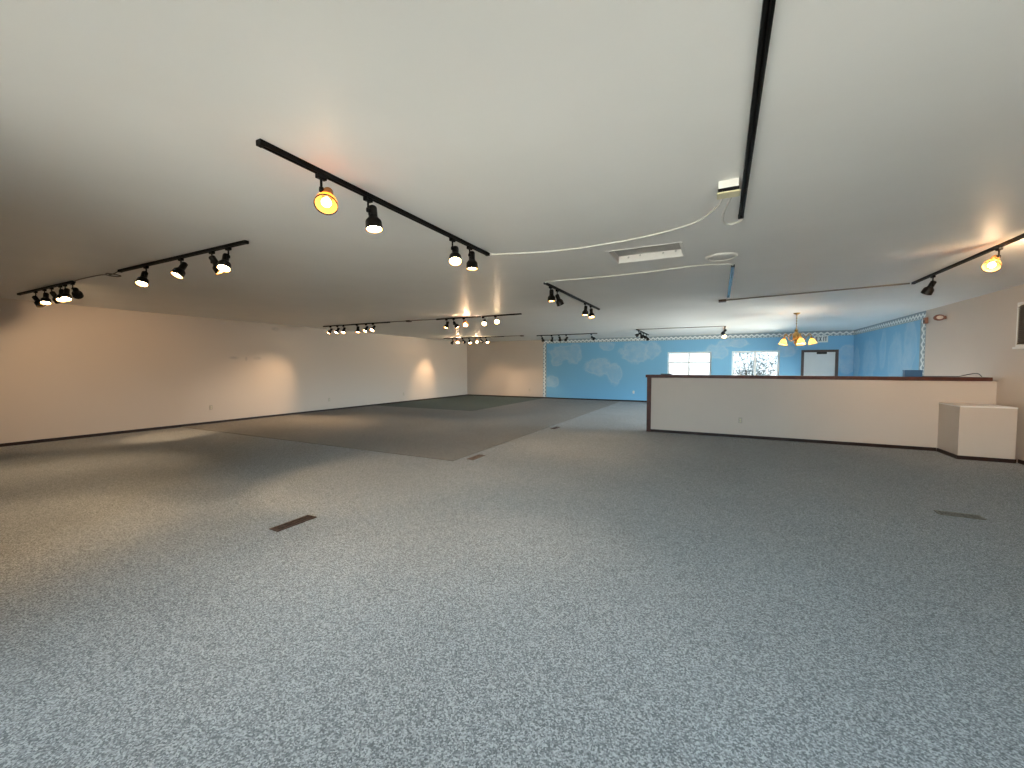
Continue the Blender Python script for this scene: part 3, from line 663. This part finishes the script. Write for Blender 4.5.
# ------------------------------------------------------------------ chandelier
CX, CYY = 1.57, 11.19
t = thing('chandelier', 'brass chandelier with bell glass shades hanging beyond the half wall', 'chandelier', (CX, CYY, H))
bm = NB(); lathe(bm, [(0, -0.045), (0.012, -0.044), (0.03, -0.035), (0.06, -0.02), (0.068, -0.006), (0.068, 0)], 24); obj('canopy', bm, M_brass, t)
bm = NB()
tube(bm, [(0, 0, -0.04), (0, 0, -0.36)], 0.006)
for k in range(10):
    c = -0.06-0.03*k; a = V*(k % 2)
    pts = [Vector((0.011*math.cos(q)*math.cos(a), 0.011*math.cos(q)*math.sin(a), c+0.02*math.sin(q))) for q in [2*math.pi*j/12 for j in range(13)]]
    tube(bm, pts, 0.0028, 6)
obj('chain', bm, M_brass, t)
bm = NB(); lathe(bm, [(0, -0.34), (0.012, -0.345), (0.016, -0.37), (0.035, -0.38), (0.038, -0.395), (0.020, -0.41), (0.032, -0.43), (0.062, -0.47), (0.075, -0.52), (0.070, -0.57), (0.045, -0.62), (0.030, -0.64), (0.045, -0.66), (0.048, -0.675), (0.028, -0.70), (0.012, -0.72), (0.018, -0.735), (0.010, -0.752), (0, -0.756)], 24)
obj('body', bm, M_brass, t)
for k in range(5):
    a = math.radians(-8+72*k); ca, sa = math.cos(a), math.sin(a)
    P = lambda r, z: (r*ca, r*sa, z)
    bm = NB(); tube(bm, catmull([P(0.05, -0.60), P(0.12, -0.63), P(0.17, -0.58), P(0.21, -0.50), P(0.245, -0.475), P(0.272, -0.51), P(0.275, -0.56)], 6), 0.0085)
    tube(bm, catmull([P(0.06, -0.50), P(0.10, -0.47), P(0.14, -0.49), P(0.15, -0.54), P(0.13, -0.57)], 5), 0.005)
    ar = obj('arm', bm, M_brass, t)
    mt = Matrix.Translation(P(0.275, -0.56)) @ Matrix.Rotation(a, 4, 'Z') @ Matrix.Rotation(math.radians(-12), 4, 'Y')
    bm = NB(); lathe(bm, [(0, 0.012), (0.02, 0.010), (0.027, -0.005), (0.027, -0.035), (0.02, -0.04)], 16, mt); obj('socket', bm, M_brass, ar)
    bm = NB(); lathe(bm, [(0.026, -0.025), (0.040, -0.040), (0.055, -0.070), (0.064, -0.105), (0.078, -0.135), (0.094, -0.152), (0.092, -0.154), (0.075, -0.137), (0.061, -0.106), (0.052, -0.071), (0.037, -0.042), (0.024, -0.028)], 20, mt); obj('shade', bm, M_shade, t)
    bm = NB(); lathe(bm, [(0, -0.04), (0.012, -0.045), (0.024, -0.08), (0.026, -0.10), (0.018, -0.12), (0, -0.127)], 14, mt); obj('bulb', bm, M_bulb, t)
    L = bpy.data.lights.new('chandelier_glow', 'POINT'); L.energy = 5; L.color = WARM; L.shadow_soft_size = 0.03
    lo = bpy.data.objects.new('chandelier_glow', L); COL.objects.link(lo); lo.parent = t; lo.location = mt @ Vector((0, 0, -0.135))

# ------------------------------------------------------------------ exit sign
def letters(bm, text, h, w, gap, th, x, z, y0, y1):
    S_ = {'E': [(0, 0, th, h), (th, h-th, w, h), (th, h/2-th/2, w*0.85, h/2+th/2), (th, 0, w, th)],
          'I': [(w/2-th/2, 0, w/2+th/2, h)], 'T': [(0, h-th, w, h), (w/2-th/2, 0, w/2+th/2, h-th)], 'X': None}
    for ch in text:
        if ch == 'X':
            for s in (1, -1):
                vs = bx(bm, x+w/2-th/2, x+w/2+th/2, y0, y1, z, z+h)
                for v in vs:
                    tt = (v.co.z-z)/h-0.5; v.co.x += s*tt*(w-th)
        else:
            for a, b, c, d in S_[ch]: bx(bm, x+a, x+c, y0, y1, z+b, z+d)
        x += (w*0.55 if ch == 'I' else w)+gap
    return x
t = thing('exit_sign', 'white EXIT sign on the blue wall above the far door', 'sign', (3.10, YF, 2.37))
bm = NB(); bx(bm, -0.19, 0.19, -0.05, -0.001, -0.115, 0.115, bev=0.008); obj('box', bm, M_sign, t)
bm = NB(); letters(bm, 'EXIT', 0.15, 0.075, 0.017, 0.022, -0.15, -0.075, -0.055, -0.049); obj('lettering', bm, M_letter, t)

# ------------------------------------------------------------------ wall-mounted small things
t = thing('emergency_light', 'oval reddish-brown light with pale lens standing out high on the right wall', 'wall light', (XR, 11.1, 2.40))
OV = lambda sx_, sz_: Matrix.Translation((-0.10, 0, 0)) @ Matrix.Diagonal((sx_, 1, sz_, 1)) @ Matrix.Rotation(V, 4, 'X')
bm = NB(); lathe(bm, [(0, -0.055), (0.05, -0.05), (0.078, -0.03), (0.086, 0), (0.082, 0.03), (0.066, 0.05), (0.056, 0.052), (0.054, 0.044), (0, 0.044)], 28, OV(1.0, 0.72)); obj('housing', bm, M_alarm, t)
bm = NB(); lathe(bm, [(0.052, 0.044), (0.046, 0.056), (0.028, 0.064), (0, 0.067)], 20, OV(1.0, 0.72)); obj('lens', bm, M_lens, t)
bm = NB(); bx(bm, -0.035, 0, -0.03, 0.03, -0.03, 0.03, bev=0.004); obj('bracket', bm, M_alarm, t)
t = thing('alarm_box', 'small square brown box on the right wall beside the oval light', 'alarm', (XR, 11.91, 2.42))
bm = NB(); bx(bm, -0.05, 0, -0.055, 0.055, -0.065, 0.065, bev=0.006); obj('body', bm, M_alarm, t)
bm = NB(); bx(bm, -0.055, -0.05, -0.035, 0.035, -0.045, 0.01); obj('grille', bm, M_brown, t)

def outlet(label, loc, rz, m=M_tan):
    t = thing('wall_outlet', label, 'outlet', loc, rz, 'wall outlets')
    bm = NB(); bx(bm, -0.035, 0.035, -0.006, 0, -0.057, 0.057, bev=0.002); obj('plate', bm, m, t)
    for z in (-0.022, 0.022):
        bm = NB(); lathe(bm, [(0, 0.008), (0.014, 0.008), (0.016, 0.005)], 14, Matrix.Translation((0, 0, z)) @ Matrix.Rotation(V, 4, 'X')); s = obj('socket', bm, M_ivory, t)
        bm = NB(); bx(bm, -0.008, -0.005, -0.0095, -0.0075, z-0.005, z+0.006); bx(bm, 0.005, 0.008, -0.0095, -0.0075, z-0.005, z+0.006); obj('slot', bm, M_dark, s)
lr = math.radians(90)-math.atan2(XL1-XL0, YF-YB)
outlet('nearest wall outlet low on the left wall', (xl(5.7), 5.7, 0.41), lr)
outlet('middle wall outlet low on the left wall', (xl(9.14), 9.14, 0.36), lr)
outlet('wall outlet low on left wall beside the dark green carpet', (xl(12.6), 12.6, 0.34), lr)
outlet('wall outlet low on the cream part of the far wall', (-7.75, YF, 0.36), 0)
outlet('wall outlet low on the blue wall left of the half wall', (-3.07, YF, 0.39), 0, M_plastic)
outlet('wall outlet low on the front of the half wall', (0.42, PY0, 0.35), 0)

# ------------------------------------------------------------------ floor registers
def register(label, x, y, w, l, m, rz=0, z=0):
    t = thing('floor_register', label, 'floor vent', (x, y, z), rz, 'floor vents in the carpet')
    bm = NB(); b = 0.018
    for a in ((-w/2, w/2, -l/2, -l/2+b), (-w/2, w/2, l/2-b, l/2), (-w/2, -w/2+b, -l/2+b, l/2-b), (w/2-b, w/2, -l/2+b, l/2-b)): bx(bm, *a, 0, 0.008)
    obj('frame', bm, m, t)
    bm = NB(); bx(bm, -w/2+b, w/2-b, -l/2+b, l/2-b, 0.0005, 0.002); obj('duct_opening', bm, M_dark, t)
    bm = NB(); n = int((l-2*b)/0.02)
    for k in range(n):
        yy = -l/2+b+(l-2*b)*(k+0.5)/n
        if (k*7) % 11 in (2, 3): continue
        bx(bm, -w/2+b, w/2-b, yy-0.0035, yy+0.0035, 0.002, 0.007)
    bx(bm, -0.004, 0.004, -l/2+b, l/2-b, 0.002, 0.0075)
    obj('louvers', bm, m, t)
register('brown floor vent nearest the camera, rusty with worn slats', -3.42, 2.37, 0.12, 0.38, M_brown)
register('brown floor vent beside the front corner of the darker carpet', -3.37, 5.43, 0.12, 0.36, M_brown)
register('small brown floor vent farthest back along the carpet seam', -3.35, 8.90, 0.12, 0.36, M_brown)
register('faint olive floor vent on the right before the half wall', 2.09, 5.37, 0.12, 0.32, M_olive, V)

# ------------------------------------------------------------------ things on the half-wall ledge
LZ = PZ+0.062
t = thing('small_box', 'small blue box on the half wall ledge toward its right end', 'box', (3.03, 9.50, LZ))
bm = NB(); bx(bm, -0.115, 0.115, -0.05, 0.05, 0, 0.10, bev=0.003); obj('body', bm, M_bluebox, t)
bm = NB(); bx(bm, -0.118, 0.118, -0.053, 0.053, 0.088, 0.115, bev=0.003); obj('lid', bm, M_bluebox, t)
bm = NB(); bx(bm, -1.12, -0.90, 9.46, 9.57, LZ, LZ+0.022, bev=0.004)
tag(obj('folder', bm, M_navy), 'flat dark navy folder on the left end of the half wall ledge', 'folder')
cord('cable', [(3.15, 9.47, LZ+0.006), (3.35, 9.45, LZ+0.007), (3.5, 9.48, LZ+0.008), (3.62, 9.5, LZ+0.012), (3.75, 9.5, LZ+0.05), (3.83, 9.48, LZ+0.06), (3.87, 9.45, LZ+0.008)], 0.006, M_black, 'black cable lying along the right end of the half wall ledge', 'cable', z_fixed=False)

# ------------------------------------------------------------------ outside the far windows
bm = NB(); bx(bm, -14, 14, YF+T+0.02, 40, -0.25, -0.12); struct('ground', bm, M_yard)
t = thing('shrub', 'leafy shrub seen through the right far window', 'shrub', (1.25, 19.6, -0.12))
bm = NB()
tips = []
for k in range(14):
    a = random.uniform(0, 6.28); r = random.uniform(0.25, 1.25); h = random.uniform(1.5, 2.8)
    p = [(0.05*math.cos(a), 0.05*math.sin(a), 0), (r*0.4*math.cos(a), r*0.3*math.sin(a), h*0.5), (r*1.2*math.cos(a), r*0.6*math.sin(a), h)]
    c = catmull(p, 5); tube(bm, c, [0.025-0.02*i/(len(c)-1) for i in range(len(c))], 6); tips += c[3:]
obj('branches', bm, M_bark, t)
bm = NB()
for k in range(2400):
    p = random.choice(tips)+Vector((random.gauss(0, 0.22), random.gauss(0, 0.2), random.gauss(0, 0.2)))
    q = Quaternion((random.gauss(0, 1), random.gauss(0, 1), random.gauss(0, 1), random.gauss(0, 1))).normalized()
    s = random.uniform(0.03, 0.06)
    bm.faces.new([bm.verts.new(p+q @ Vector(v)) for v in ((-s, 0, 0), (0, -s*0.45, 0.006), (s, 0, 0), (0, s*0.45, 0.006))])
obj('foliage', bm, M_leaf, t)
